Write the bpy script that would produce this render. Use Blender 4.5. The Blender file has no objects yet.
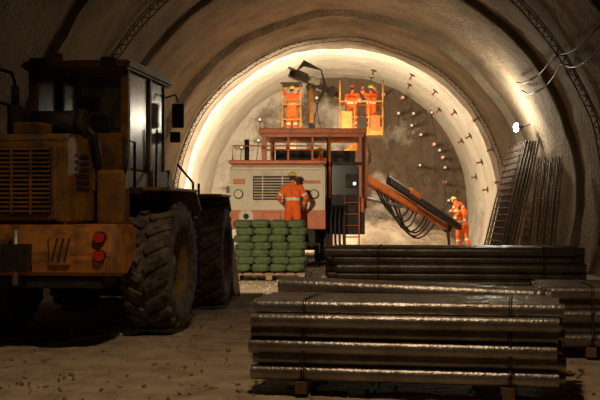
import bpy, bmesh, math, random
from mathutils import Vector, Matrix, noise, Euler
random.seed(7)
sc=bpy.context.scene
COL=sc.collection
rad=math.radians
# ------------------------------------------------------------------ materials
def mat(name,c,rough=.6,metal=0,dirt=None,dscale=3,damt=.5,bump=0,bscale=20,emit=None,es=0,alpha=1,spec=.5,bdist=.05,dw=.13):
    m=bpy.data.materials.new(name); m.use_nodes=True
    nt=m.node_tree; p=nt.nodes['Principled BSDF']
    p.inputs['Base Color'].default_value=(*c,1); p.inputs['Roughness'].default_value=rough
    p.inputs['Metallic'].default_value=metal; p.inputs['Specular IOR Level'].default_value=spec
    tc=nt.nodes.new('ShaderNodeTexCoord')
    if dirt:
        n=nt.nodes.new('ShaderNodeTexNoise'); n.inputs['Scale'].default_value=dscale; n.inputs['Detail'].default_value=8; n.inputs['Roughness'].default_value=.65
        nt.links.new(tc.outputs['Object'],n.inputs['Vector'])
        r=nt.nodes.new('ShaderNodeValToRGB'); r.color_ramp.elements[0].position=max(0,damt-dw); r.color_ramp.elements[1].position=min(1,damt+dw)
        r.color_ramp.elements[0].color=(*dirt,1); r.color_ramp.elements[1].color=(*c,1)
        nt.links.new(n.outputs['Fac'],r.inputs['Fac']); nt.links.new(r.outputs['Color'],p.inputs['Base Color'])
        m['ramp']=r.name; m['noise']=n.name
    if bump:
        n2=nt.nodes.new('ShaderNodeTexNoise'); n2.inputs['Scale'].default_value=bscale; n2.inputs['Detail'].default_value=6
        nt.links.new(tc.outputs['Object'],n2.inputs['Vector'])
        b=nt.nodes.new('ShaderNodeBump'); b.inputs['Strength'].default_value=bump; b.inputs['Distance'].default_value=bdist
        nt.links.new(n2.outputs['Fac'],b.inputs['Height']); nt.links.new(b.outputs['Normal'],p.inputs['Normal'])
    if emit:
        p.inputs['Emission Color'].default_value=(*emit,1); p.inputs['Emission Strength'].default_value=es
    if alpha<1: p.inputs['Alpha'].default_value=alpha
    return m
M={}
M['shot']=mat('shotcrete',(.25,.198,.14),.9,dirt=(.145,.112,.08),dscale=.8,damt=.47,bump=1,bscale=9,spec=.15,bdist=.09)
M['shot2']=mat('pale_shotcrete',(.72,.66,.55),.9,dirt=(.54,.48,.38),dscale=.6,damt=.45,bump=1,bscale=7,spec=.2,bdist=.09)  # paler shotcrete for the last stretch before the face
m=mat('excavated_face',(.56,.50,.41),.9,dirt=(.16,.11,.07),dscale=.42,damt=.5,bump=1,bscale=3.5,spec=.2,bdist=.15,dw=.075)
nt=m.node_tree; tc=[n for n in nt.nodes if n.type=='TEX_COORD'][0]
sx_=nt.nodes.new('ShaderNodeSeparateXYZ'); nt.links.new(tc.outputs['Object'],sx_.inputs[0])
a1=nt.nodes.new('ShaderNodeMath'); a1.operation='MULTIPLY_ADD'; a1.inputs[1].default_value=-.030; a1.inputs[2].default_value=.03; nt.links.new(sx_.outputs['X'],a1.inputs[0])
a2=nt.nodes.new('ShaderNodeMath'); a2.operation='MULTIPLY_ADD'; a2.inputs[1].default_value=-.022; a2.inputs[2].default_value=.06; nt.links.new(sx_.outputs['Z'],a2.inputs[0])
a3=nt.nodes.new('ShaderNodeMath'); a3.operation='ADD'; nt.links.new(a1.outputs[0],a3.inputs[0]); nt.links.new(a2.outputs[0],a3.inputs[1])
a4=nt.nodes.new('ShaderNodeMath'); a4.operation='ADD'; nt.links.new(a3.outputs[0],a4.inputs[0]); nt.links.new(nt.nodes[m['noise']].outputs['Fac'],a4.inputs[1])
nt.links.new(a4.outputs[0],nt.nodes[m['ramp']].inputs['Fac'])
M['face']=m
M['rock']=mat('excavated_rock',(.45,.36,.26),.9,dirt=(.16,.11,.07),dscale=.6,damt=.5,bump=1,bscale=3,spec=.2)
M['dirt']=mat('sandy_gravel_ground',(.60,.48,.335),.8,dirt=(.34,.26,.175),dscale=2.2,damt=.48,bump=1,bscale=14,spec=.3,bdist=.05)
M['stone']=mat('gravel_stone',(.58,.48,.36),.85,dirt=(.34,.27,.19),dscale=2,damt=.5)
M['yel']=mat('dirty_yellow_paint',(.34,.165,.035),.55,dirt=(.085,.055,.028),dscale=3.5,damt=.48)
M['cwt']=mat('counterweight_paint',(.66,.27,.05),.55,dirt=(.17,.09,.04),dscale=5,damt=.45)
M['org']=mat('orange_paint',(.74,.17,.03),.45,dirt=(.34,.11,.035),dscale=3,damt=.40)
M['bas']=mat('amber_paint',(.74,.33,.06),.5,dirt=(.35,.16,.05),dscale=4,damt=.42)
M['cream']=mat('cream_paint',(.88,.78,.58),.5,dirt=(.52,.42,.28),dscale=2.5,damt=.32)
M['blk']=mat('black_steel',(.035,.03,.026),.65,dirt=(.09,.07,.05),dscale=6,damt=.4,spec=.3)
M['rub']=mat('tyre_rubber',(.045,.039,.034),.8,dirt=(.22,.175,.12),dscale=7,damt=.48,bump=.4,bscale=30)
M['rim']=mat('rim_paint',(.30,.17,.05),.6,dirt=(.11,.08,.05),dscale=6,damt=.5)
M['glass']=mat('cab_glass',(.05,.045,.035),.22,alpha=.45,spec=.8)
M['pipe']=mat('steel_pipe',(.46,.43,.39),.32,metal=.7,dirt=(.27,.23,.185),dscale=3,damt=.48,bump=.2,bscale=30)
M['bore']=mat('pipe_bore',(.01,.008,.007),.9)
M['strap']=mat('rusty_wire',(.05,.035,.028),.6,metal=.5)
M['steel']=mat('rusty_rebar',(.10,.07,.05),.6,metal=.5)
M['zinc']=mat('galvanised_steel',(.40,.37,.32),.45,metal=.6)
M['grn']=mat('green_sack_fabric',(.075,.105,.034),.85,dirt=(.045,.06,.024),dscale=9,damt=.45,bump=.6,bscale=25)
M['wood']=mat('pallet_wood',(.34,.21,.10),.8,dirt=(.18,.11,.055),dscale=8,damt=.5)
M['red']=mat('red_lens',(.55,.03,.02),.25,emit=(1,.05,.02),es=.03)
M['redp']=mat('red_paint',(.50,.08,.05),.6)
M['wht']=mat('white_paint',(.8,.76,.68),.5)
M['hiv']=mat('hivis_orange',(1.0,.17,.02),.8,dirt=(.72,.10,.015),dscale=9,damt=.4,bump=.5,bscale=14,emit=(1,.13,.01),es=.04)
M['str']=mat('reflective_stripe',(.85,.82,.70),.4)
M['skin']=mat('skin',(.55,.30,.19),.55)
M['hair']=mat('dark_hair',(.05,.03,.02),.8)
M['helm']=mat('yellow_helmet',(.85,.62,.06),.35)
M['helr']=mat('red_helmet',(.8,.10,.03),.35)
M['boot']=mat('rubber_boot',(.05,.045,.03),.6)
M['glove']=mat('work_glove',(.16,.12,.08),.8)
M['eye']=mat('eye',(.02,.015,.01),.3)
M['lip']=mat('lips',(.40,.16,.12),.6)
M['lampw']=mat('lamp_white',(1,1,1),.5,emit=(.93,1,.95),es=40)
M['lampo']=mat('lamp_warm',(1,.8,.5),.5,emit=(1,.72,.38),es=10)
M['blue']=mat('panel_light',(.6,.8,1),.5,emit=(.6,.85,1),es=2.5)
M['hose']=mat('rubber_hose',(.03,.027,.024),.5)
M['seat']=mat('seat_vinyl',(.03,.03,.03),.6)
# ------------------------------------------------------------------ builder
def frame(d):
    d=Vector(d).normalized(); up=Vector((0,0,1))
    if abs(d.z)>.98: up=Vector((0,1,0))
    x=d.cross(up).normalized(); z=x.cross(d).normalized()
    return Matrix((x,d,z)).transposed()
class B:
    def __init__(s,name): s.name=name; s.bm=bmesh.new(); s.mats=[]
    def mi(s,m):
        m=M[m] if isinstance(m,str) else m
        if m not in s.mats: s.mats.append(m)
        return s.mats.index(m)
    def add(s,t,m,smooth=False):
        i=s.mi(m)
        for f in t.faces: f.material_index=i; f.smooth=smooth
        me=bpy.data.meshes.new('t'); t.to_mesh(me); t.free(); s.bm.from_mesh(me); bpy.data.meshes.remove(me)
    def box(s,c,sz,m,rot=(0,0,0),bev=.01):
        t=bmesh.new(); bmesh.ops.create_cube(t,size=1)
        bmesh.ops.scale(t,vec=sz,verts=t.verts)
        if bev: bmesh.ops.bevel(t,geom=t.edges[:],offset=min(bev,min(sz)*.4),segments=2,affect='EDGES',profile=.6)
        bmesh.ops.transform(t,matrix=Matrix.Translation(c)@Euler(rot).to_matrix().to_4x4(),verts=t.verts)
        s.add(t,m)
    def bx(s,x0,x1,y0,y1,z0,z1,m,bev=.01):
        s.box(((x0+x1)/2,(y0+y1)/2,(z0+z1)/2),(abs(x1-x0),abs(y1-y0),abs(z1-z0)),m,bev=bev)
    def beam(s,a,b,w,h,m,bev=.01,w2=None,h2=None):
        a=Vector(a);b=Vector(b);L=(b-a).length
        t=bmesh.new(); bmesh.ops.create_cube(t,size=1); 
        for v in t.verts:
            far=v.co.y>0
            v.co=Vector((v.co.x*(w2 if (far and w2) else w),v.co.y*L,v.co.z*(h2 if (far and h2) else h)))
        if bev: bmesh.ops.bevel(t,geom=t.edges[:],offset=min(bev,min(w,h)*.3),segments=1,affect='EDGES')
        bmesh.ops.transform(t,matrix=Matrix.Translation((a+b)/2)@frame(b-a).to_4x4(),verts=t.verts)
        s.add(t,m)
    def tube(s,pts,r,m,seg=10,cap=True,smooth=True):
        pts=[Vector(p) for p in pts]; n=len(pts); rs=r if isinstance(r,(list,tuple)) else [r]*n
        t=bmesh.new(); rings=[]; prev=None
        for i,p in enumerate(pts):
            d=(pts[min(i+1,n-1)]-pts[max(i-1,0)])
            F=frame(d); x=F.col[0].copy(); z=F.col[2].copy()
            if prev is not None:
                dn=d.normalized(); x=(prev-dn*prev.dot(dn)); 
                x=x.normalized() if x.length>1e-4 else F.col[0]; z=x.cross(dn)
            prev=x.copy()
            rings.append([t.verts.new(p+(x*math.cos(2*math.pi*k/seg)+z*math.sin(2*math.pi*k/seg))*rs[i]) for k in range(seg)])
        for i in range(n-1):
            for k in range(seg):
                t.faces.new((rings[i][k],rings[i][(k+1)%seg],rings[i+1][(k+1)%seg],rings[i+1][k]))
        if cap:
            t.faces.new(rings[0][::-1]); t.faces.new(rings[-1])
        bmesh.ops.recalc_face_normals(t,faces=t.faces)
        idx=s.mi(m)
        for f in t.faces: f.smooth=smooth and len(f.verts)==4; f.material_index=idx
        me=bpy.data.meshes.new('t'); t.to_mesh(me); t.free(); s.bm.from_mesh(me); bpy.data.meshes.remove(me)
    def ell(s,c,r,m,sub=3,rot=(0,0,0),fn=None):
        t=bmesh.new(); bmesh.ops.create_icosphere(t,subdivisions=sub,radius=1)
        for v in t.verts:
            if fn: v.co=fn(v.co)
            v.co=Vector((v.co.x*r[0],v.co.y*r[1],v.co.z*r[2]))
        bmesh.ops.transform(t,matrix=Matrix.Translation(c)@Euler(rot).to_matrix().to_4x4(),verts=t.verts)
        s.add(t,m,True)
    def rev(s,prof,c,m,seg=40,smooth=True):
        t=bmesh.new(); R=[]
        for k in range(seg):
            a=2*math.pi*k/seg
            R.append([t.verts.new((c[0]+x,c[1]+r*math.cos(a),c[2]+r*math.sin(a))) for x,r in prof])
        for k in range(seg):
            for i in range(len(prof)-1):
                t.faces.new((R[k][i],R[(k+1)%seg][i],R[(k+1)%seg][i+1],R[k][i+1]))
        bmesh.ops.recalc_face_normals(t,faces=t.faces)
        s.add(t,m,smooth)
    def prism(s,poly,x0,x1,m,bev=.02):
        t=bmesh.new()
        a=[t.verts.new((x0,y,z)) for y,z in poly]; b=[t.verts.new((x1,y,z)) for y,z in poly]
        t.faces.new(a); t.faces.new(b[::-1]); n=len(poly)
        for i in range(n): t.faces.new((a[i],b[i],b[(i+1)%n],a[(i+1)%n]))
        bmesh.ops.recalc_face_normals(t,faces=t.faces)
        if bev: bmesh.ops.bevel(t,geom=t.edges[:],offset=bev,segments=2,affect='EDGES')
        s.add(t,m)
    def done(s,loc=(0,0,0),rot=(0,0,0),parent=None):
        me=bpy.data.meshes.new(s.name); s.bm.to_mesh(me); s.bm.free()
        for m in s.mats: me.materials.append(m)
        o=bpy.data.objects.new(s.name,me); COL.objects.link(o); o.location=loc; o.rotation_euler=rot
        if parent: o.parent=parent
        return o
def empty(name,loc=(0,0,0),rot=(0,0,0),parent=None):
    e=bpy.data.objects.new(name,None); COL.objects.link(e); e.location=loc; e.rotation_euler=rot; e.empty_display_size=.3
    if parent: e.parent=parent
    return e
def light(name,kind,loc,energy,color,target=None,size=.1,angle=120,blend=.6):
    l=bpy.data.lights.new(name,kind); l.energy=energy; l.color=color; l.shadow_soft_size=size
    if kind=='SPOT': l.spot_size=rad(angle); l.spot_blend=blend
    o=bpy.data.objects.new(name,l); COL.objects.link(o); o.location=loc
    if target: o.rotation_euler=(Vector(target)-Vector(loc)).to_track_quat('-Z','Y').to_euler()
    return o
# ------------------------------------------------------------------ tunnel shell
CZ=1.8; FY=53.0
EDGES=[-15,-8,-1,6,13,20,27,34,41]
def Rad(y):
    if y>=41: return 6.40+.28*min(1,(y-41)/9)
    k=(y-41)%7/7
    return 6.40+.15*k-(.10 if y>=34 else 0)
def shell_pt(y,th,extra=0):
    R=Rad(y)+extra
    p=Vector((R*math.cos(th),y,CZ+R*math.sin(th)))
    d=noise.noise(p*.45)*.10+noise.noise(p*1.7)*.035+noise.noise(p*4)*.014
    return Vector(((R+d)*math.cos(th),y,CZ+(R+d)*math.sin(th)))
ys=[]
y=-15.0
while y<FY+.01:
    ys.append(y); y+=.3
for e in EDGES: ys+= [e-.03,e+.0]
ys=sorted(set(round(v,3) for v in ys if v<=FY)); ys[-1]=FY+.05
def shell(name,a0,a1,n):
    bm=bmesh.new(); rows=[]
    for yy in ys:
        rows.append([bm.verts.new(shell_pt(yy,rad(a0+(a1-a0)*k/n))) for k in range(n+1)])
    for i in range(len(rows)-1):
        for k in range(n):
            f=bm.faces.new((rows[i][k],rows[i][k+1],rows[i+1][k+1],rows[i+1][k])); f.smooth=(ys[i+1]-ys[i]>.05)
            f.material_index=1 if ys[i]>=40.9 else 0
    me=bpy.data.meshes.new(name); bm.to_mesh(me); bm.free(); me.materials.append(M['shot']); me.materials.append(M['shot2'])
    o=bpy.data.objects.new(name,me); COL.objects.link(o); return o
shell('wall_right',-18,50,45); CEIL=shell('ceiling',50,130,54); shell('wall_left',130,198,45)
bm=bmesh.new(); rings=[]; NR=50; NA=150
for i in range(NR+1):
    f=i/NR; row=[]
    for k in range(NA+1):
        th=rad(-18+216*k/NA); R=(Rad(FY)+.15)*f
        p=Vector((R*math.cos(th),50,CZ+R*math.sin(th)))
        d=noise.noise(p*.35)*.9+noise.noise(p*1.1)*.5+noise.noise(p*3)*.22
        p.y=FY-2.2*max(0,f-.72)**1.5*4-max(0,1-f**3)*.2+d*.7
        row.append(bm.verts.new(p))
    rings.append(row)
for i in range(NR):
    for k in range(NA):
        bm.faces.new((rings[i][k],rings[i+1][k],rings[i+1][k+1],rings[i][k+1]))
c0=bm.verts.new((0,FY-1,-.6)); 
bm.faces.new((rings[0][0],rings[-1][0],c0)); bm.faces.new((rings[0][0],c0,rings[-1][-1]))
bmesh.ops.remove_doubles(bm,verts=bm.verts,dist=.0005)
for f in bm.faces: f.smooth=True
bmesh.ops.recalc_face_normals(bm,faces=bm.faces)
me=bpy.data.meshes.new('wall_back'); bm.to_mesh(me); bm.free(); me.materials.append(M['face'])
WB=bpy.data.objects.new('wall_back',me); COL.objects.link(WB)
# floor
bm=bmesh.new(); NX=130; rows=[]
fy=[-15+.23*i for i in range(298)]
for yy in fy:
    row=[]
    for k in range(NX+1):
        x=-6.9+13.8*k/NX; p=Vector((x,yy,0))
        z=-.03+min(0,noise.noise(p*1.3)*.05)+min(0,noise.noise(p*4)*.05)
        row.append(bm.verts.new((x,yy,z)))
    rows.append(row)
for i in range(len(rows)-1):
    for k in range(NX):
        bm.faces.new((rows[i][k],rows[i][k+1],rows[i+1][k+1],rows[i+1][k])).smooth=True
me=bpy.data.meshes.new('floor'); bm.to_mesh(me); bm.free(); me.materials.append(M['dirt'])
FLR=bpy.data.objects.new('floor',me); COL.objects.link(FLR)
b=B('loose_gravel'); t=bmesh.new()
rr=random.Random(3)
for k in range(2600):
    yy=rr.uniform(7,30); x=rr.uniform(-5.4,5.4) 
    s=rr.uniform(.010,.034)*(1.0 if rr.random()<.95 else 1.6)
    mtx=Matrix.Translation((x,yy,-.035+s*.3))@Euler((rr.random()*3,rr.random()*3,rr.random()*3)).to_matrix().to_4x4()@Matrix.Diagonal((s,s*.8,s*.6,1))
    bmesh.ops.create_icosphere(t,subdivisions=1,radius=1,matrix=mtx)
b.add(t,'stone'); b.done(parent=FLR)
b=B('muck_heap')
t=bmesh.new(); bmesh.ops.create_grid(t,x_segments=70,y_segments=40,size=1)
for v in t.verts:
    x=v.co.x*5.6; yy=v.co.y*3
    r=max(0,1-(v.co.x**2)**1.0-(v.co.y**2)*.9)
    p=Vector((x,yy,0))
    v.co=Vector((x,yy,-.12+1.25*r**.8+(noise.noise(p*1.2)*.35+noise.noise(p*3.5)*.15)*min(1,r*3)))
b.add(t,'rock',True); b.done((.2,46.2,0))
# ------------------------------------------------------------------ lattice girders on shell
def lattice(yy,a0,a1,n,name='lattice_girder',off=-.10):
    b=B(name)
    def pt(a,rr,dy): 
        q=shell_pt(yy+dy,rad(a)); d=Vector((math.cos(rad(a)),0,math.sin(rad(a)))); return q+d*(rr)
    for rr,dy in ((off,-.1),(off,.1),(off-.16,0)):
        b.tube([pt(a0+(a1-a0)*k/n,rr,dy) for k in range(n+1)],.017,'steel',6)
    for k in range(n):
        a=a0+(a1-a0)*k/n; a2=a0+(a1-a0)*(k+.5)/n; a3=a0+(a1-a0)*(k+1)/n
        for dy in (-.1,.1):
            b.tube([pt(a,off,dy),pt(a2,off-.16,0),pt(a3,off,dy)],.010,'steel',5)
    return b.done(parent=CEIL)
lattice(37.6,-14,194,90)
lattice(23.8,-10,190,80)
# ------------------------------------------------------------------ umbrella pipe collars in face
b=B('anchor_bolt_heads')
pts=[]
for a in list(range(4,90,8))+list(range(100,178,17)): pts.append((a+random.uniform(-3,3),5.7+random.uniform(-.35,.35)))
for px,py in [(403,97),(412,125),(258,140),(432,112),(440,150),(420,165),(372,75)]:
    X=(px-340)/20.; Z=(212-py)/20.+1.5-CZ; pts.append((math.degrees(math.atan2(Z,X)),math.hypot(X,Z)))
for a,r in pts:
    c=Vector((r*math.cos(rad(a)),50.2,CZ+r*math.sin(rad(a)))); e=c+Vector((.12*math.cos(rad(a)),2.6,.12*math.sin(rad(a))))
    b.tube([c,e],.075,'zinc',10)
    b.tube([c+Vector((0,.12,0)),c+Vector((0,.20,0))],.12,'redp' if random.random()<.3 else 'steel',12)
    b.tube([c+Vector((0,-.1,0)),c+Vector((0,.05,0))],.06,'wht',8)
    ln=random.uniform(.4,2.2); sw=random.uniform(-.35,.35)
    b.tube([c+Vector((sw*u*u,-.05-.1*math.sin(3*u),-ln*u)) for u in [q/7 for q in range(8)]],.022,'hose',5)
b.done(parent=WB)
b=B('shell_anchor_plates')
for yy,rng in ((43.5,range(6,70,11)),(47.2,range(12,80,16)),(39.4,(8,20,32))):
    for a in rng:
        p=shell_pt(yy,rad(a)); d=Vector((math.cos(rad(a)),0,math.sin(rad(a))))
        b.tube([p-d*.05,p+d*.0],.14,'steel',4,smooth=False); b.tube([p-d*.22,p],.035,'steel',7); b.tube([p-d*.27,p-d*.2],.06,'redp',8)
b.done(parent=CEIL)
# ------------------------------------------------------------------ wheel
def wheel(name,R,Wd,loc,parent,outer=1,lugs=22,rimm='rim'):
    b=B(name); w=Wd/2; r0=R-.05
    prof=[(-w*.80,R*.52),(-w*.98,R*.62),(-w,R*.78),(-w*.93,R*.90),(-w*.78,r0*.985),(-w*.4,r0),(0,r0),(w*.4,r0),(w*.78,r0*.985),(w*.93,R*.90),(w,R*.78),(w*.98,R*.62),(w*.80,R*.52)]
    b.rev(prof,(0,0,0),'rub',48)
    for sd in (-1,1):
        for k in range(lugs):
            a=2*math.pi*(k+(.5 if sd>0 else 0))/lugs
            t=bmesh.new(); bmesh.ops.create_cube(t,size=1)
            bmesh.ops.scale(t,vec=(w*.95,R*.115,.085),verts=t.verts)
            bmesh.ops.bevel(t,geom=t.edges[:],offset=.012,segments=1,affect='EDGES')
            bmesh.ops.rotate(t,cent=(0,0,0),matrix=Matrix.Rotation(rad(28)*sd,3,'Z'),verts=t.verts)
            for v in t.verts:
                v.co.x+=sd*w*.5
                v.co.z-= max(0,abs(v.co.x)/w-.72)*.16
            bmesh.ops.translate(t,vec=(0,0,R-.045),verts=t.verts)
            bmesh.ops.rotate(t,cent=(0,0,0),matrix=Matrix.Rotation(a,3,'X'),verts=t.verts)
            b.add(t,'rub')
    b.rev([(-w*.8,R*.53),(-w*.72,R*.50),(-w*.3,R*.47),(-w*.3,R*.01)],(0,0,0),rimm,32)
    b.rev([(w*.8,R*.53),(w*.72,R*.50),(w*.35,R*.47),(w*.30,R*.25),(w*.55,R*.22),(w*.6,R*.01)],(0,0,0),rimm,32)
    b.rev([(-w*.3,R*.22),(-w*.6,R*.2),(-w*.6,R*.01)],(0,0,0),rimm,24)
    for k in range(10):
        a=2*math.pi*k/10
        for sd in (-1,1): b.tube([(sd*w*.25,R*.36*math.cos(a),R*.36*math.sin(a)),(sd*w*.42,R*.36*math.cos(a),R*.36*math.sin(a))],.022,'blk',6)
    return b.done(loc,(random.uniform(0,1),0,0),parent)
# ------------------------------------------------------------------ wheel loader
LD=empty('wheel_loader',(-3.34,12.9,0),(0,0,rad(-6)))
WR=.83; WW=.62
for n,x in (('rear_wheel_left',-1.05),('rear_wheel_right',1.05)): wheel(n,WR,WW,(x,.0,WR-.005),LD)
b=B('rear_frame')
b.bx(-.42,.42,-1.2,1.45,.62,1.3,'blk'); b.tube([(-.75,.0,.8),(.75,.0,.8)],.17,'blk',16); b.ell((0,.0,.8),(.3,.3,.3),'blk')
b.prism([(-1.9,.80),(-1.93,1.02),(-1.88,1.36),(-.95,1.36),(-.95,.98),(-1.3,.76)],-1.14,1.04,'cwt',.04)
b.bx(-.95,.92,-1.85,-1.3,.66,.78,'blk'); 
b.bx(-.16,.16,-2.02,-1.9,.85,1.15,'blk'); b.tube([(0,-1.98,.7),(0,-1.98,1.3)],.035,'zinc',8)
for sx in (-1,1):
    for z,mm in ((1.22,'red'),(1.02,'red')):
        b.tube([(sx*.93,-1.88,z),(sx*.93,-1.965,z)],.056,mm,20); b.tube([(sx*.93,-1.87,z),(sx*.93,-1.945,z)],.070,'blk',20)
    b.bx(sx*.36,sx*.60,-1.945,-1.925,.92,1.25,'cwt',.01)
    for k in range(3): b.beam((sx*(.40+.07*k),-1.95,.96),(sx*(.46+.07*k),-1.95,1.21),.006,.02,'blk',0)
for sx in (-1,1):
    b.bx(sx*.56,sx*.90,-1.0,-.76,1.36,2.0,'yel',.04)
    b.bx(sx*.56,sx*1.02,-.76,.1,1.72,1.80,'blk')
    b.bx(sx*.66,sx*1.36,-.66,.70,1.76,1.80,'yel',.01); b.beam((sx*1.0,.68,1.78),(sx*1.0,1.0,1.52),.68,.03,'yel',0)
b.done(parent=LD)
b=B('engine_hood')
HW=.50
b.prism([(-1.76,1.36),(-1.78,2.28),(-1.68,2.38),(-.5,2.42),(-.5,1.36)],-.62,HW,'yel',.04)
b.bx(-.60,.40,-1.83,-1.77,1.42,2.28,'yel',.02); b.bx(-.54,.35,-1.845,-1.80,1.48,2.22,'blk',.01)
for k in range(15): b.box((-.095,-1.855,1.51+k*.049),(.86,.035,.014),'yel',rot=(rad(30),0,0),bev=0)
for x in (-.32,-.1,.12): b.bx(x-.012,x+.012,-1.875,-1.85,1.48,2.22,'yel',0)
for k in range(6): b.bx(HW-.005,HW+.015,-1.5,-1.1,1.75+k*.075,1.79+k*.075,'blk',.004)
b.bx(HW,HW+.02,-.95,-.6,1.75,2.25,'yel',.01)
b.tube([(-.15,-1.15,2.55),(.45,-1.15,2.55)],.14,'blk',20); b.tube([(.40,-1.15,2.55),(.50,-1.15,2.55)],.155,'blk',20)
b.tube([(.20,-.95,2.42),(.20,-.95,2.62)],.10,'blk',16)
b.tube([(-.35,-1.2,2.4),(-.35,-1.2,2.75)],.09,'blk',16); b.tube([(-.35,-1.2,2.75),(-.35,-1.2,2.98)],.045,'strap',12)
b.bx(-.2,.15,-1.62,-1.3,2.38,2.52,'yel',.03); b.tube([(.48,-1.15,2.5),(.58,-1.1,2.38),(.58,-1.0,2.15),(.54,-.9,2.0)],.045,'hose',10)
x=-.60
b.tube([(x,-1.6,1.4),(x,-1.6,3.1),(x,-1.5,3.2),(x,-.75,3.2),(x,-.65,3.1),(x,-.65,2.4)],.022,'blk',8)
b.tube([(x,-1.6,2.8),(x,-.65,2.8)],.018,'blk',8)
b.tube([(.90,-.95,1.95),(.90,-.95,2.35),(.90,-.6,2.35),(.90,-.6,1.78)],.018,'blk',8)
b.done(parent=LD)
b=B('cab')
x0,x1,y0,y1,zb,zt=-.50,.78,-.48,1.2,1.38,3.26
xm=(x0+x1)/2
b.bx(x0,x1,y0,y1,zb,2.02,'yel',.03)
b.bx(x0,x1,y0,y0+.08,2.0,2.48,'yel',.02)
for x,yy in ((x0+.05,y0+.05),(x1-.05,y0+.05),(x0+.05,y1-.05),(x1-.05,y1-.05),(x1-.04,.45),(x0+.04,.45)):
    b.bx(x-.05,x+.05,yy-.05,yy+.05,2.0,zt,'yel',.015)
b.prism([(y0-.12,zt),(y0-.14,zt+.08),(y0,zt+.13),(y1+.1,zt+.13),(y1+.22,zt+.06),(y1+.2,zt)],x0-.05,x1+.05,'yel',.03)
b.bx(x0,x1,y0,y0+.06,zt-.08,zt+.02,'yel'); b.bx(x0+.1,x1-.1,y0+.02,y0+.03,2.47,zt-.05,'glass',0)
b.bx(xm-.01,xm+.01,y0,y0+.02,2.47,zt-.05,'blk',0)
b.tube([(xm+.15,y0-.02,2.52),(xm+.35,y0-.03,3.0)],.012,'blk',6)
for sx,xx in ((1,x1),(-1,x0)):
    b.bx(xx-.02*sx,xx-.03*sx,y0+.1,.42,2.05,zt-.02,'glass',0); b.bx(xx-.02*sx,xx-.03*sx,.48,y1-.1,2.05,zt-.02,'glass',0)
    b.bx(xx,xx+.03*sx,.46,y1-.02,1.5,2.05,'yel',.01); b.tube([(xx+.05*sx,.52,1.7),(xx+.07*sx,.52,2.6)],.015,'blk',8)
    b.tube([(xx,y1,3.10),(xx+.12*sx,y1+.05,3.15),(xx+.16*sx,y1+.05,3.05)],.014,'blk',6)
    b.box((xx+.16*sx,y1+.05,2.85),(.17,.05,.34),'blk',bev=.02)
    b.box((xx+.12*sx,y1+.05,2.55),(.15,.05,.15),'blk',bev=.02)
b.bx(x0+.1,x1-.1,y1-.05,y1-.04,1.9,zt,'glass',0)
b.bx(xm-.26,xm+.26,.0,.5,2.02,2.2,'seat',.05); b.bx(xm-.25,xm+.25,-.12,.02,2.2,2.75,'seat',.05); b.bx(xm-.14,xm+.14,-.1,-.02,2.78,2.98,'seat',.04)
b.tube([(xm,1.0,1.9),(xm,.8,2.45)],.03,'blk',8)
b.tube([(xm+.2*math.cos(k*.524),.78+.08*math.sin(k*.524),2.47+.18*math.sin(k*.524)) for k in range(13)],.018,'blk',8,cap=False)
for sx in (-1,1):
    X=xm+sx*.45
    b.box((X,y0-.17,zt+.07),(.18,.1,.12),'blk',bev=.02); b.box((X,y1+.28,zt+.07),(.2,.1,.13),'blk',bev=.02)
    b.box((X,y1+.335,zt+.07),(.16,.01,.1),'lampo',bev=0)
b.tube([(-.3,0,zt+.12),(-.3,0,zt+.18),(-.3,0,zt+.26),(-.3,0,zt+.30)],[.07,.06,.06,.02],'org',12)
for z in (.55,.85,1.15,1.42): b.bx(.98,1.22,.98,1.32,z-.02,z+.02,'blk',.005)
b.tube([(1.22,1.0,.5),(1.22,1.0,1.9),(1.0,1.02,2.15)],.018,'blk',8); b.tube([(1.22,1.32,.5),(1.22,1.32,1.9)],.018,'blk',8)
b.done(parent=LD)
FR=empty('front_frame',(0,1.55,0),(0,0,rad(5)),LD)
for n,x in (('front_wheel_left',-1.05),('front_wheel_right',1.05)): wheel(n,WR,WW,(x,1.55,WR-.005),FR)
b=B('lift_arms_and_bucket')
b.bx(-.4,.4,-.1,2.1,.6,1.25,'yel'); b.tube([(-.75,1.55,.79),(.75,1.55,.79)],.17,'blk',16)
b.bx(-.4,-.28,.6,1.6,1.2,2.1,'yel'); b.bx(.28,.4,.6,1.6,1.2,2.1,'yel')
for sx in (-1,1):
    b.prism([(.8,1.95),(1.0,2.15),(2.2,1.45),(3.0,.55),(2.8,.35),(1.9,1.2)],sx*.42,sx*.54,'yel',.01)
    b.tube([(sx*.35,.5,1.1),(sx*.35,1.9,1.3)],.07,'blk',12)
    b.bx(sx*.7,sx*1.34,1.0,2.1,1.74,1.78,'yel',.01)
    b.beam((sx*1.0,2.1,1.76),(sx*1.0,2.4,1.52),.62,.03,'yel',0); b.bx(sx*.38,sx*.75,1.4,1.6,1.5,1.76,'blk')
b.tube([(0,1.1,1.9),(0,2.4,1.5)],.08,'blk',12)
bk=[(2.75,1.05),(2.62,.6),(2.68,.2),(2.95,.04),(3.75,.03),(3.75,.07),(3.0,.10),(2.76,.25),(2.7,.6),(2.82,1.02)]
b.prism(bk,-1.3,1.3,'yel',0)
for sx in (-1.3,1.26): b.prism([(2.75,1.05),(2.62,.6),(2.68,.2),(2.95,.04),(3.75,.03),(3.5,.35)],sx,sx+.04,'yel',0)
for k in range(8): b.bx(-1.25+k*.34,-1.13+k*.34,3.7,3.9,.03,.08,'blk',.01)
b.done(parent=FR)
light('loader_headlamp_light','SPOT',(-2.55,14.55,3.30),2900,(1,.80,.54),(-1.2,25,1.0),.12,64,.9)
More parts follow.
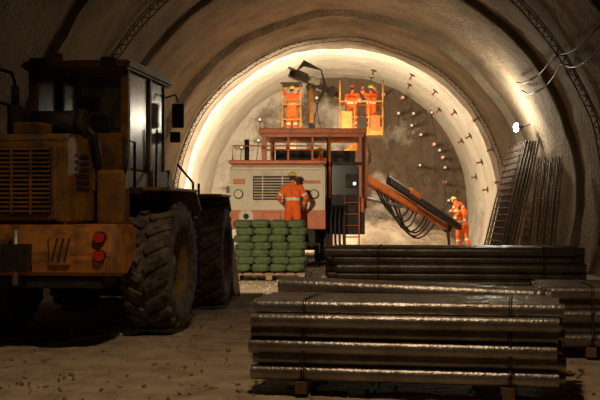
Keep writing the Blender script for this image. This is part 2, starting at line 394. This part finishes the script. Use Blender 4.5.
# ------------------------------------------------------------------ humans
def remesh(bm,vox,sm=3):
    me=bpy.data.meshes.new('r'); bm.to_mesh(me); bm.free()
    o=bpy.data.objects.new('r',me); COL.objects.link(o)
    m=o.modifiers.new('r','REMESH'); m.mode='VOXEL'; m.voxel_size=vox
    s=o.modifiers.new('s','SMOOTH'); s.iterations=sm; s.factor=.5
    dg=bpy.context.evaluated_depsgraph_get(); ev=o.evaluated_get(dg)
    out=bpy.data.meshes.new_from_object(ev); bpy.data.objects.remove(o); bpy.data.meshes.remove(me)
    return out
def capsule(t,a,b,ra,rb):
    a=Vector(a);b=Vector(b); d=b-a; L=d.length
    if L<1e-4: d=Vector((0,0,1)); L=1e-4
    F=frame(d).to_4x4(); n=14
    prof=[]
    for k in range(5): an=math.pi/2*k/4; prof.append((-ra*math.cos(an),ra*math.sin(an)))
    for k in range(5): an=math.pi/2*k/4; prof.append((L+rb*math.sin(an),rb*math.cos(an)))
    rings=[]
    for (yy,r) in prof:
        if r<1e-5: rings.append([t.verts.new((0,yy,0))])
        else: rings.append([t.verts.new((r*math.cos(2*math.pi*k/n),yy,r*math.sin(2*math.pi*k/n))) for k in range(n)])
    for i in range(len(rings)-1):
        A,Bq=rings[i],rings[i+1]
        for k in range(n):
            if len(A)==1: t.faces.new((A[0],Bq[(k+1)%n],Bq[k]))
            elif len(Bq)==1: t.faces.new((A[k],A[(k+1)%n],Bq[0]))
            else: t.faces.new((A[k],A[(k+1)%n],Bq[(k+1)%n],Bq[k]))
    vs=[v for r in rings for v in r]
    bmesh.ops.transform(t,matrix=Matrix.Translation(a)@F,verts=vs)
BASE=dict(pelvis=(0,0,.96),waist=(0,0,1.10),chest=(0,0,1.32),neck=(0,0,1.50),head=(0,.025,1.66),
 shL=(-.20,0,1.43),elL=(-.27,-.02,1.15),wrL=(-.26,.10,.92),shR=(.20,0,1.43),elR=(.27,-.02,1.15),wrR=(.26,.10,.92),
 hiL=(-.10,0,.92),knL=(-.12,.03,.50),anL=(-.13,-.02,.10),toL=(-.15,.13,.055),
 hiR=(.10,0,.92),knR=(.12,.03,.50),anR=(.13,-.02,.10),toR=(.15,.13,.055))
def human(name,loc,rz,pose={},helm='helm',yaw=0,pitch=0,scale=1.0,vox=.018):
    J={k:Vector(v) for k,v in BASE.items()}
    for k,v in pose.items(): J[k]=Vector(v)
    t=bmesh.new(); bones=[]
    def bone(a,b,ra,rb,m,stripes=()):
        a=Vector(a);b=Vector(b); capsule(t,a,b,ra,rb); bones.append((a,b,ra,rb,m,stripes))
    ox=(J['shR']-J['shL']).normalized()
    for s in (-1,1):
        bone(J['pelvis']+ox*.07*s,J['waist']+ox*.065*s,.125,.12,'hiv')
        bone(J['waist']+ox*.065*s,J['chest']+ox*.080*s,.12,.135,'hiv',((.05,.40),))
        bone(J['chest']+ox*.080*s,J['neck']+ox*.05*s-(J['neck']-J['chest']).normalized()*.07,.135,.09,'hiv')
    bone(J['neck']-(J['neck']-J['chest'])*.35,J['head'],.068,.055,'skin')
    bone(J['neck']-(J['neck']-J['chest'])*.3,J['neck']+(J['head']-J['neck'])*.12,.085,.078,'hiv')
    for s in 'LR':
        bone(J['chest']+(J['neck']-J['chest'])*.4,J['sh'+s],.10,.088,'hiv')
        bone(J['sh'+s],J['el'+s],.085,.066,'hiv',((.55,.75),))
        bone(J['el'+s],J['wr'+s],.066,.045,'hiv',((.45,.7),))
        bone(J['pelvis']+(J['hi'+s]-J['pelvis'])*.8,J['kn'+s],.120,.085,'hiv')
        bone(J['kn'+s],J['an'+s]+(J['kn'+s]-J['an'+s])*.28,.085,.080,'hiv',((.25,.5),))
        bone(J['an'+s]+(J['kn'+s]-J['an'+s])*.28,J['an'+s],.068,.058,'boot')
        heel=J['an'+s]+(J['an'+s]-J['to'+s]).normalized()*.03; heel.z=J['to'+s].z+.01
        bone(heel,J['to'+s],.055,.052,'boot'); bone(J['an'+s],J['to'+s],.055,.045,'boot')
    me=remesh(t,vox,4)
    b=B(name); bm2=bmesh.new(); bm2.from_mesh(me); bpy.data.meshes.remove(me)
    for f in bm2.faces:
        c=f.calc_center_median(); best=None
        for (a,bb,ra,rb,m,st) in bones:
            d=bb-a; tt=max(0,min(1,(c-a).dot(d)/max(1e-6,d.length_squared)))
            dist=(c-(a+d*tt)).length/(ra+(rb-ra)*tt)
            if best is None or dist<best[0]: best=(dist,m,st,tt)
        m=best[1]
        for (s0,s1) in best[2]:
            if s0<=best[3]<=s1: m='str'
        f.material_index=b.mi(m); f.smooth=True
    me=bpy.data.meshes.new('t'); bm2.to_mesh(me); bm2.free(); b.bm.from_mesh(me); bpy.data.meshes.remove(me)
    for s in 'LR':
        w=J['wr'+s]; d=(w-J['el'+s]).normalized(); sx=-1 if s=='L' else 1
        side=Vector((0,1,0)); side=(side-d*side.dot(d))
        if side.length<.25: side=Vector((0,0,1))-d*d.z
        side.normalize(); nrm=d.cross(side)*(-sx)
        capsule_t=bmesh.new()
        for k in range(4): capsule(capsule_t,w+side*(.012*(k-1.5)),w+d*.088+side*.021*(k-1.5),.020,.0135)
        b.add(capsule_t,'glove',True)
        for k in range(4):
            r0=w+d*.088+side*.021*(k-1.5)
            ln=(.060,.072,.080,.074)[k]
            p1=r0+d*ln*.45+nrm*ln*.12; p2=p1+d*ln*.28+nrm*ln*.25; p3=p2+d*ln*.08+nrm*ln*.25
            b.tube([r0-d*.01,r0,p1,p2,p3],[.0105,.0105,.0098,.009,.006],'glove',8)
        r0=w+d*.03+side*.03
        b.tube([w+d*.02+side*.015,r0,r0+side*.03+d*.025+nrm*.01,r0+side*.035+d*.055+nrm*.025],[.014,.0135,.012,.007],'glove',8)
    H=J['head']+ (J['head']-J['neck']).normalized()*.02
    HM=Matrix.Translation(H)@Euler((pitch,0,yaw)).to_matrix().to_4x4()
    hb=B('h'); 
    def hf(v):
        v=v.copy()
        if v.z<0: v.x*=1+.28*v.z; v.y=v.y*(1+.12*v.z)+.06*(-v.z)
        if v.y>0: v.x*=1-.08*v.y
        return v
    hb.ell((0,0,0),(.077,.096,.118),'skin',3,fn=hf)
    hb.tube([(0,.090,.018),(0,.106,-.008),(0,.112,-.022),(0,.096,-.032)],[.007,.010,.013,.008],'skin',8)
    for s in (-1,1):
        hb.ell((s*.078,-.005,-.005),(.010,.020,.032),'skin',2); hb.ell((s*.030,.083,.010),(.013,.008,.008),'wht',2); hb.ell((s*.030,.089,.010),(.006,.005,.006),'eye',2)
        hb.tube([(s*.014,.093,.030),(s*.046,.083,.030)],.005,'hair',6)
    hb.tube([(-.024,.086,-.058),(0,.094,-.056),(.024,.086,-.058)],[.004,.007,.004],'lip',8)
    hb.ell((0,-.014,.012),(.083,.094,.115),'hair',3,fn=lambda v:Vector((v.x,min(v.y,.25),max(v.z,-.62))))
    def hh(v): return Vector((v.x,v.y,max(v.z,0)))
    hb.ell((0,-.005,.040),(.116,.140,.120),helm,3,fn=hh)
    hb.tube([(0,-.01,.040),(0,-.01,.052)],[.128,.122],helm,28)
    hb.box((0,.125,.044),(.13,.08,.012),helm,bev=.005); hb.tube([(0,-.11,.07),(0,-.05,.15),(0,.05,.155),(0,.12,.06)],.012,helm,8)
    for v in hb.bm.verts: v.co=HM@v.co
    off=[b.mi(m) for m in hb.mats]
    for f in hb.bm.faces: f.material_index=off[f.material_index]
    me=bpy.data.meshes.new('t'); hb.bm.to_mesh(me); hb.bm.free(); b.bm.from_mesh(me); bpy.data.meshes.remove(me)
    o=b.done(loc,(0,0,rz)); o.scale=(scale,)*3
    return o
ARMS_FWD=dict(elL=(-.27,.12,1.20),wrL=(-.20,.36,1.22),elR=(.27,.12,1.20),wrR=(.20,.36,1.22))
ARMS_OUT=dict(elL=(-.35,.06,1.19),wrL=(-.27,.28,1.06),elR=(.34,.02,1.18),wrR=(.30,.22,1.00))
ARMS_UP=dict(elL=(-.30,.16,1.58),wrL=(-.20,.32,1.80),elR=(.30,.16,1.58),wrR=(.20,.32,1.80))
BEND=dict(waist=(0,.06,1.09),chest=(0,.20,1.27),neck=(0,.33,1.39),head=(0,.46,1.47),shL=(-.20,.28,1.33),shR=(.20,.28,1.33),
 elL=(-.27,.38,1.07),wrL=(-.18,.58,.98),elR=(.27,.38,1.07),wrR=(.18,.58,.98),pelvis=(0,-.04,.95),hiL=(-.1,-.04,.91),hiR=(.1,-.04,.91))
STRIDE=dict(knL=(-.12,.16,.51),anL=(-.13,.16,.10),toL=(-.14,.32,.055),knR=(.12,-.03,.50),anR=(.13,-.20,.12),toR=(.15,-.06,.055))
# ------------------------------------------------------------------ drill jumbo
RG=empty('drill_jumbo',(0,0,0))
b=B('chassis')
b.bx(-2.75,-.55,26.2,27.9,.50,.64,'blk'); b.bx(-2.6,-.7,27.8,36.0,.55,1.05,'blk')
for x in (-2.7,-1.7,-.6): b.bx(x-.05,x+.05,26.25,27.9,.40,.52,'blk')
b.bx(-2.1,-1.2,36,36.6,.3,.9,'org')
for x in (-2.95,-.35):
    b.bx(x-.12,x+.12,32.2,32.5,.2,1.1,'org'); b.bx(x-.2,x+.2,32.1,32.6,.0,.06,'blk')
b.bx(-2.95,-.35,32.2,32.5,.85,1.1,'org')
b.bx(-2.05,-1.75,36.55,36.65,.9,1.15,'blk',.02); b.bx(-2.0,-1.8,36.66,36.67,.93,1.12,'lampo',0)  # includes a lamp head added for the low face fill
b.done(parent=RG)
for i,yy in enumerate((30.0,34.6)):
    for j,x in enumerate((-2.75,-.55)): wheel('wheel_%d'%(i*2+j+1),.62,.42,(x,yy,.62),RG,lugs=18,rimm='cream')
b=B('engine_hood')
b.prism([(27.9,1.02),(27.85,2.05),(27.95,2.72),(28.15,2.85),(30.9,2.95),(30.9,1.02)],-3.08,-.42,'cream',.05)
b.bx(-3.10,-.40,27.80,27.90,1.02,1.55,'org',.02); b.bx(-3.11,-.39,27.88,30.9,2.84,2.95,'org',.03)
b.bx(-2.42,-1.33,27.80,27.88,1.84,2.50,'blk',.02)
for k in range(8): b.box((-1.875,27.79,1.90+k*.077),(1.04,.05,.022),'cream',rot=(rad(25),0,0),bev=0)
for x in (-2.15,-1.6): b.bx(x-.015,x+.015,27.77,27.83,1.85,2.49,'cream',0)
for x in (-2.82,-.72): 
    b.tube([(x,27.86,2.0),(x,27.76,2.0)],.13,'blk',20); b.tube([(x,27.77,2.0),(x,27.74,2.0)],.105,'cream',20)
b.bx(-2.97,-2.65,27.82,27.88,2.28,2.42,'org',.01); b.bx(-1.1,-.55,27.82,27.88,2.3,2.38,'org',.01)
for x in (-1.9,-1.2): b.bx(x-.25,x+.25,27.77,27.84,1.1,1.5,'org',.02)
b.tube([(-2.6,27.7,1.38),(-2.6,27.8,1.38)],.20,'cream',24); b.tube([(-2.6,27.68,1.38),(-2.6,27.72,1.38)],.08,'blk',16)
b.tube([(-3.0,27.95,2.9),(-3.0,27.95,3.35),(-.5,27.95,3.35),(-.5,27.95,2.9)],.02,'org',8)
b.tube([(-2.7,29,2.9),(-2.7,29,3.6)],.07,'blk',12)
b.done(parent=RG)
b=B('canopy')
for x in (-2.2,.62):
    for yy in (29.0,32.6): b.bx(x-.07,x+.07,yy-.07,yy+.07,1.0 if x>0 else 2.85,3.8,'org',.01)
b.bx(-2.35,.78,28.85,32.8,3.76,3.92,'org',.03)
b.bx(-2.2,.7,28.80,28.86,3.66,3.76,'org'); b.tube([(-2.2,29,3.3),(-.4,29,3.3)],.025,'org',8)
for x in (-1.5,-.8): b.bx(x-.03,x+.03,28.97,29.03,2.9,3.8,'org')
b.bx(-2.1,.5,32.6,32.66,1.1,3.5,'blk',.01)
for x in (-1.9,-.2,.5): b.box((x,32.9,3.98),(.26,.12,.18),'blk',bev=.02); b.box((x,32.97,3.98),(.20,.01,.13),'lampo',bev=0)
b.done(parent=RG)
b=B('operator_cabin')
b.bx(-.38,.72,28.9,31.2,.85,1.5,'blk',.02); b.bx(-.38,.72,28.95,31.2,1.5,2.0,'blk',.02)
for x in (-.34,.68):
    for yy in (28.95,31.15): b.bx(x-.05,x+.05,yy-.05,yy+.05,1.9,3.75,'blk',.01)
b.bx(-.30,.62,28.97,28.985,2.0,2.85,'glass',0); b.bx(-.38,.72,28.92,29.0,2.85,2.95,'blk'); b.bx(-.38,.72,30.9,31.0,1.9,2.9,'blk')
b.bx(.70,.71,29.0,31.1,2.0,3.6,'glass',0)
b.bx(.16,.5,28.88,28.93,2.2,2.6,'blk',.01); b.bx(.38,.46,28.86,28.885,2.28,2.36,'blue',0)
for x in (.15,.55): b.tube([(x,28.75,.35),(x,28.75,1.95)],.02,'org',8)
for k in range(5): b.tube([(.15,28.75,.45+.33*k),(.55,28.75,.45+.33*k)],.016,'org',8)
for x in (-.3,.75): b.tube([(x,28.8,1.9),(x,28.8,3.7)],.035,'org',8)
for k in range(5):
    x=-.35+.12*k
    b.tube([(x,28.7,1.7),(x-.03,28.5,1.2),(x-.02,28.4,.6),(x+.1*k,28.2,.12),(x+.15*k-.5,27.4,.05)],.035,'hose',8)
b.done(parent=RG)
def basket(b,x0,x1,y0,y1,z,m='bas',h=1.1):
    b.bx(x0,x1,y0,y1,z-.08,z,m); b.bx(x0,x1,y0,y0+.02,z,z+.22,m,0); b.bx(x0,x1,y1-.02,y1,z,z+.22,m,0)
    n=max(2,int((x1-x0)/.4)+1)
    for k in range(n):
        x=x0+(x1-x0)*k/(n-1)
        for yy in (y0,y1): b.tube([(x,yy,z),(x,yy,z+h)],.028,m,8)
    for zz in (z+h*.5,z+h):
        b.tube([(x0,y0,zz),(x1,y0,zz),(x1,y1,zz),(x0,y1,zz),(x0,y0,zz)],.030,m,8)
b=B('basket_boom_left')
b.bx(-1.75,-1.25,33.2,33.8,1.05,2.8,'org',.03)
b.beam((-1.5,33.5,2.6),(-1.65,35.6,3.6),.26,.30,'bas',.02); b.beam((-1.6,35.0,3.3),(-1.78,36.9,4.15),.20,.22,'cream',.02)
b.tube([(-1.5,33.6,1.9),(-1.6,35.2,3.2)],.07,'zinc',12); b.beam((-1.78,36.9,3.4),(-1.78,36.9,4.3),.18,.22,'bas')
basket(b,-2.12,-1.45,36.6,37.4,4.35)
for x in (-2.12,-1.45): b.tube([(x,36.6,5.4),(x,36.6,6.2)],.026,'bas',8)
b.bx(-2.17,-1.40,36.5,37.5,6.18,6.24,'blk'); b.box((-1.78,37.5,4.25),(.3,.12,.2),'blk',bev=.02); b.box((-1.78,37.565,4.25),(.22,.01,.14),'lampo',bev=0)  # includes a lamp head added for the left face fill
for k in range(4): b.tube([(-1.6+.05*k,33.8,2.7),(-1.9,34.6,2.5+.1*k),(-2.0,35.6,3.0),(-1.9,36.6,4.2)],.028,'hose',8)
b.done(parent=RG)
b=B('basket_boom_right')
b.bx(-.95,-.45,33.2,33.8,1.05,2.7,'org',.03)
b.beam((-.7,33.4,2.5),(.2,35.4,3.5),.28,.32,'org',.02); b.beam((.0,35.0,3.3),(.75,36.5,4.1),.22,.24,'bas',.02)
b.tube([(-.6,33.7,1.9),(.1,35.2,3.1)],.07,'zinc',12); b.bx(.6,.95,36.2,36.6,3.85,4.28,'org',.02)
basket(b,.0,1.55,36.2,37.4,4.36,h=1.15)
b.bx(.05,.45,36.12,36.2,4.45,5.15,'bas',.02); b.bx(1.1,1.45,36.12,36.2,4.45,5.0,'org',.02)
b.bx(.62,.95,36.14,36.2,4.5,4.95,'blk',.02); b.box((.8,37.5,4.3),(.3,.12,.2),'blk',bev=.02); b.box((.8,37.565,4.3),(.22,.01,.14),'lampo',bev=0)  # includes a lamp head added for the right face fill
for x in (.0,1.55): b.tube([(x,36.2,5.5),(x,36.2,6.25),(x,36.5,6.3)],.03,'bas',8)
for k in range(4): b.tube([(-.6,33.8,2.7),(.4,34.9,2.6+.12*k),(1.1,35.8,3.3+.08*k),(.9,36.4,4.4)],.028,'hose',8)
b.done(parent=RG)
b=B('drill_feed_upper')
b.beam((-1.9,37.8,6.75),(-.1,38.6,6.0),.20,.26,'blk',.02); b.beam((-1.95,37.7,6.95),(-.7,38.4,6.42),.10,.09,'zinc',.01)
b.beam((-1.7,37.5,6.72),(-1.25,37.75,6.55),.28,.28,'blk',.04); b.beam((-1.15,37.6,6.5),(-.8,37.8,6.38),.26,.24,'zinc',.04)
b.tube([(-1.9,37.6,6.6),(.1,38.6,5.8)],.04,'zinc',10); b.box((-.3,38.3,6.1),(.26,.26,.42),'blk',rot=(0,rad(26),0),bev=.03)
b.beam((-1.1,33.3,2.8),(-1.0,36.0,4.6),.22,.26,'blk',.02); b.beam((-1.0,35.6,4.35),(-1.1,38.0,6.2),.14,.16,'bas',.02)
b.ell((-1.1,38.0,6.25),(.20,.20,.20),'blk',2)
for k in range(5): b.tube([(-1.6,37.7,6.85),(-1.35,37.3,6.95+.05*k),(-.7,37.3,6.8),(-.55,37.2,6.3-.08*k),(-.8,36.6,5.5),(-.95,35.6,4.6)],.024,'hose',8)
b.done(parent=RG)
b=B('drill_boom_lower')
b.bx(.2,.85,31.2,32.0,1.6,2.7,'org',.03); b.bx(-.6,.3,31.6,31.9,1.6,1.9,'blk')
A=Vector((.75,31.2,2.55)); E=Vector((4.1,38.2,.9))
b.beam(A,A+(E-A)*.55,.26,.28,'org',.02); b.beam(A+(E-A)*.5,E,.18,.20,'org',.02)
b.tube([A+Vector((0,.2,-.6)),A+(E-A)*.4+Vector((0,0,-.2))],.07,'zinc',12)
F0=A+(E-A)*.2+Vector((.15,-.1,.30)); F1=E+Vector((.5,.3,.0))
b.beam(F0,F1,.16,.20,'blk',.01); b.tube([F0+Vector((0,0,.16)),F1+Vector((0,0,.16))],.03,'zinc',8)
for k in range(12):
    p=F0+(F1-F0)*k/11; b.beam(p,p+Vector((0,0,.20)),.05,.05,'blk')
p=F0+(F1-F0)*.25; b.beam(p+Vector((0,0,.12)),p+(F1-F0)*.13+Vector((0,0,.12)),.24,.22,'org',.03)
b.ell(E,(.2,.2,.2),'blk',2); b.beam(E,E+Vector((.1,.1,-.85)),.1,.1,'blk')
for k in range(7):
    a=A+(E-A)*(.1+.04*k); c=A+(E-A)*(.5+.06*k)+Vector((random.uniform(-.1,.1),0,0)); m=(a+c)/2; m.z=max(.15,m.z-.9-.16*k*random.uniform(.6,1.2)); m.x+=random.uniform(-.3,.3)
    q=[a]+[ (1-u)**2*a+2*u*(1-u)*(m+Vector((0,0,-.5)) )+u*u*c for u in [i/8 for i in range(1,9)]]
    for v in q: v.z=max(v.z,.06)
    b.tube(q,.032,'hose',8)
b.done(parent=RG)
WARM=(1,.85,.64)
light('rig_floodlight_left','SPOT',(-1.9,33.1,4.1),600,(1,.74,.44),(-3.6,46,4.6),.15,130,.7)
light('rig_floodlight_right','SPOT',(.5,33.1,4.1),420,(1,.74,.44),(2.5,47,4.2),.15,130,.7)
light('vault_glow_fill','POINT',(-.2,32.98,4.35),210,(1,.64,.33),None,.15)  # fill point added to give the vault a dim glow
light('face_fill_left','SPOT',(-1.78,37.8,4.25),2700,WARM,(-4.0,47,4.6),.12,165,.6)  # fill spot added under the left basket to brighten face and ring
light('face_fill_right','SPOT',(.8,37.8,4.3),1300,WARM,(3.0,48,2.6),.12,150,.6)  # fill spot added under the right basket to brighten the face
light('face_fill_low','SPOT',(-1.9,36.9,1.1),450,WARM,(-3.5,46,3.0),.1,140,.6)  # low fill spot added at the rig front to brighten the face
def stand(x,yy,rz):
    b=B('added_light_stand')  # tripod lamp added to carry the left shell fill
    for k in range(3):
        a=k*2.094; b.tube([(0,0,1.3),(.5*math.cos(a),.5*math.sin(a),.02)],.02,'zinc',8)
    b.tube([(0,0,1.2),(0,0,2.3)],.02,'zinc',8); b.box((0,0,2.35),(.34,.1,.24),'blk',bev=.02); b.box((0,.06,2.35),(.28,.01,.18),'lampo',bev=0)
    b.done((x,yy,0),(0,0,rad(rz)))
stand(-4.2,38.4,8)
light('stand_fill_light','SPOT',(-4.18,38.65,2.4),850,WARM,(-4.2,48,5),.12,150,.6)  # fill spot added to brighten the left shell
# ------------------------------------------------------------------ workers
human('tunnel_worker',(-1.26,26.6,.64),rad(6),{**ARMS_OUT,**STRIDE,'toR':(.15,-.06,.055)},'helm',pitch=-.15,vox=.014,scale=1.05)
human('tunnel_worker',(4.72,39.6,-.02),rad(70),{**ARMS_FWD},'helr')
human('tunnel_worker',(5.02,40.6,-.02),rad(30),{**BEND,**STRIDE},'helm')
human('tunnel_worker',(5.5,44.6,.55),rad(60),{**BEND},'helm')
human('tunnel_worker',(-1.78,37.0,4.36),rad(10),{**ARMS_UP},'helm',pitch=.3)
human('tunnel_worker',(.45,36.85,4.37),rad(-20),{**ARMS_FWD},'helr')
human('tunnel_worker',(1.15,36.85,4.37),rad(20),{**ARMS_UP},'helm',pitch=.3)
human('tunnel_worker',(-.6,30.9,1.66),rad(160),{},'helm')
b=B('rear_deck_plate'); b.bx(-1.2,-.4,30.5,32.1,1.55,1.655,'blk'); b.bx(-1.1,-.2,31.3,32.0,1.0,1.56,'blk'); b.done(parent=RG)
# ------------------------------------------------------------------ sacks + pallet
b=B('green_sack_stack'); 
for r in range(7):
    for d in range(3):
        for c in range(4):
            cx=-1.56+(c-1.5)*.395+random.uniform(-.02,.02)+(.03 if r%2 else -.03); cy=22.85+(d-1)*.36+random.uniform(-.02,.02); cz=.250+r*.163
            sd=random.random()*50
            def pf(v):
                q=Vector((math.copysign(abs(v.x)**.55,v.x),math.copysign(abs(v.y)**.6,v.y),math.copysign(abs(v.z)**.8,v.z)))
                k=1+noise.noise(v*2+Vector((sd,0,0)))*.14; return Vector((q.x*min(k,1.04),q.y*min(k,1.04),q.z*k))
            b.ell((cx,cy,cz),(.205,.19,.098),'grn',3,rot=(random.uniform(-.04,.04),random.uniform(-.05,.05),random.uniform(-.06,.06)),fn=pf)
            if d==0: b.tube([(cx-.17,cy-.17,cz),(cx,cy-.195,cz+.005),(cx+.17,cy-.17,cz)],[.012,.008,.012],'grn',6)
b.done()
b=B('wooden_pallet')
for k in range(7): b.bx(-2.38+k*.235,-2.38+k*.235+.19,22.25,23.45,.115,.138,'wood',.004)
for yy in (22.3,22.85,23.4): b.bx(-2.38,-.78,yy-.05,yy+.05,.09,.115,'wood',.004)
for x in (-2.3,-1.58,-.86):
    for yy in (22.3,22.85,23.4): b.bx(x-.07,x+.07,yy-.05,yy+.05,.01,.09,'wood',.004)
    b.bx(x-.07,x+.07,22.25,23.45,-.008,.012,'wood',.003)
b.done()
# ------------------------------------------------------------------ pipe stacks
def pipes(name,center,rz,L,r,cols,nrows,jit=.12,straps=(-.35,.35),taper=0,seg=22):
    b=B(name); d=2*r*1.01; zb=.09
    for row in range(nrows):
        n=cols-(row%2)-taper*row
        for c in range(n):
            yy=(c-(n-1)/2)*d; z=zb+r+row*d*.87
            j=random.uniform(-jit,jit); l=L/2
            tz=random.uniform(-.004,.004)
            a=Vector((-l+j,yy,z+tz)); e=Vector((l+j,yy,z-tz)); u=Vector((1,0,0))
            b.tube([a,a+u*.02,e-u*.02,e],[r*.97,r,r,r*.97],'pipe',seg,cap=False)
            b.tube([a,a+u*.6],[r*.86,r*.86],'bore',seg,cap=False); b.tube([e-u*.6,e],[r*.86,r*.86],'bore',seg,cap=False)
            for q,w in ((a,-1),(e,1)):
                t=bmesh.new(); R1=[];R2=[]
                for k in range(seg):
                    an=2*math.pi*k/seg; R1.append(t.verts.new(q+Vector((0,math.cos(an)*r*.97,math.sin(an)*r*.97)))); R2.append(t.verts.new(q+Vector((0,math.cos(an)*r*.86,math.sin(an)*r*.86))))
                for k in range(seg): t.faces.new((R1[k],R1[(k+1)%seg],R2[(k+1)%seg],R2[k]))
                b.add(t,'pipe')
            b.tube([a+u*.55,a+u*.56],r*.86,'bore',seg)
    wd=cols*d; ht=zb+2*r+(nrows-1)*d*.87
    wt=(cols-((nrows-1)%2)-taper*(nrows-1))*d
    for s in straps:
        x=s*L
        b.bx(x-.05,x+.05,-wd/2-.02,wd/2+.05,-.01,zb,'wood',.005)
        for dx in (0,.02):
            b.tube([(x+dx,-wd/2-.01,zb),(x+dx,-wd/2-.012,zb+r),(x+dx,-wt/2-.008,ht-r*.7),(x+dx,-wt/2+r*.6,ht+.008),(x+dx,wt/2-r*.6,ht+.008),(x+dx,wt/2+.008,ht-r*.7),(x+dx,wd/2+.01,zb+r),(x+dx,wd/2+.01,zb)],.005,'strap',6)
        b.tube([(x,-wd/2-.02,zb+r*2.2),(x+.05,-wd/2-.03,zb+r*1.6)],.006,'strap',6)
    return b.done((center[0],center[1],0),(0,0,rz))
pipes('steel_pipe_stack',(.59,8.66,0),rad(-10),2.54,.062,8,6,.05,(-.33,.34))
pipes('steel_pipe_stack',(1.74,15.6,0),rad(-5),3.75,.070,8,7,.14,(-.3,.36))
pipes('steel_pipe_stack',(3.40,10.9,0),rad(-4),2.5,.070,8,5,.06,(-.3,.3))
b=B('casing_pipe')
for (yy,z,rr,x0,x1) in ((0,0,.080,-1.26,1.38),(.175,.0,.080,-1.30,1.30)):
    b.tube([(x0,yy,z),(x0+.02,yy,z),(x1-.02,yy,z),(x1,yy,z)],[rr*.97,rr,rr,rr*.97],'pipe',26,cap=False)
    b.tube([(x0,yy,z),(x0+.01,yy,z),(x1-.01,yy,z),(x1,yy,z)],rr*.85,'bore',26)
    b.tube([(x1-.16,yy,z),(x1-.05,yy,z)],rr*1.04,'pipe',26)
b.done((.63,9.66,.735),(0,rad(1.6),rad(-13)))
b=B('timber_trestle')
for x in (-.8,.8):
    for k in range(4): b.box((x,0,.08+.16*k-(.035 if x>0 and k==3 else 0)),(.16,.5,.155),'wood',bev=.01)
b.done((.65,9.75,0),(0,0,rad(-13)))
# ------------------------------------------------------------------ mesh mats leaning on right wall
b=B('wire_mesh_mats')
for mth in range(5):
    o=mth*.09; yy0=29.6; L=3.2; ht=3.75
    base=Vector((5.10-o*1.3,yy0,.02)); top=Vector((5.88-o,yy0,3.62))
    up=(top-base)
    nb=18
    for k in range(nb+1):
        p=base+up*(k/nb); b.tube([p,p+Vector((0,L,0))],.016,'steel',5)
    for k in range(9):
        q=Vector((.01,k*L/8,0)); b.tube([base+q,top+q],.030 if k in (0,8) else .014,'steel',6)
b.done()
b=B('lattice_girder_bundle')
for k in range(4):
    x=5.45+.14*k; yy=27.6-.25*k
    a=Vector((x-.3,yy,.02)); 
    tpp=Vector((x+.05,yy+.3,3.0))
    for dx,dy in ((0,0),(.13,0),(.065,.12)): b.tube([a+Vector((dx,dy,0)),tpp+Vector((dx,dy,0))],.018,'steel',6)
    for i in range(16):
        p=a+(tpp-a)*i/16; q=a+(tpp-a)*(i+.5)/16; r=a+(tpp-a)*(i+1)/16
        b.tube([p,q+Vector((.13,0,0)),r],.010,'steel',5); b.tube([p+Vector((.13,0,0)),q+Vector((.065,.12,0)),r+Vector((.13,0,0))],.010,'steel',5)
b.done()
# ------------------------------------------------------------------ cables & wall lamp
b=B('wall_cables')
for j,(a,off) in enumerate(((33,-.12),(30.5,-.12))):
    pts=[]
    for i in range(0,131):
        yy=29.5-i*.2; u=(i%26)/26; sag=-.22*math.sin(math.pi*u)*(1+.4*j)
        p=shell_pt(yy,rad(a),0); q=p+Vector((-.22,0,sag)); pts.append(q)
    b.tube(pts,.022,'steel' if j==0 else 'hose',6)
b.done(parent=CEIL)
b=B('wall_lamp')
b.box((.12,0,0),(.16,.30,.10),'blk',bev=.02); b.ell((0,0,0),(.085,.13,.14),'lampw',3); b.tube([(.15,0,.0),(.42,0,.1)],.02,'blk',6)
b.done((5.46,31.0,4.12))
light('wall_lamp_light','POINT',(4.85,30.9,4.50),430,(1.0,.90,.68),None,.15)
def added_lamp(x,yy,z):
    b=B('added_ceiling_lamp')  # lamp body added out of view above the foreground
    b.box((0,0,.1),(.3,.5,.12),'blk',bev=.03); b.ell((0,0,0),(.12,.2,.07),'lampo',2); b.tube([(0,0,.1),(0,0,8.1-z)],.015,'blk',6)
    b.done((x,yy,z),parent=None)
added_lamp(-.3,7.2,7.4)
light('foreground_fill_light','SPOT',(-.3,7.2,7.25),560,(1,.70,.43),(-.5,9.6,0),.25,88,.9)  # unseen fill spot added to brighten foreground floor and pipe tops
# ------------------------------------------------------------------ world + camera
w=bpy.data.worlds.new('tunnel_dark'); sc.world=w; w.use_nodes=True
bg=w.node_tree.nodes['Background']; bg.inputs[0].default_value=(1,.6,.35,1); bg.inputs[1].default_value=.006
cam=bpy.data.cameras.new('camera'); cam.lens=60; cam.sensor_width=36; cam.shift_x=-40/600; cam.shift_y=12/600; cam.clip_end=200
co=bpy.data.objects.new('camera',cam); COL.objects.link(co); co.location=(0,0,1.5); co.rotation_euler=(rad(90),0,0)
sc.camera=co
sc.view_settings.view_transform='Standard'
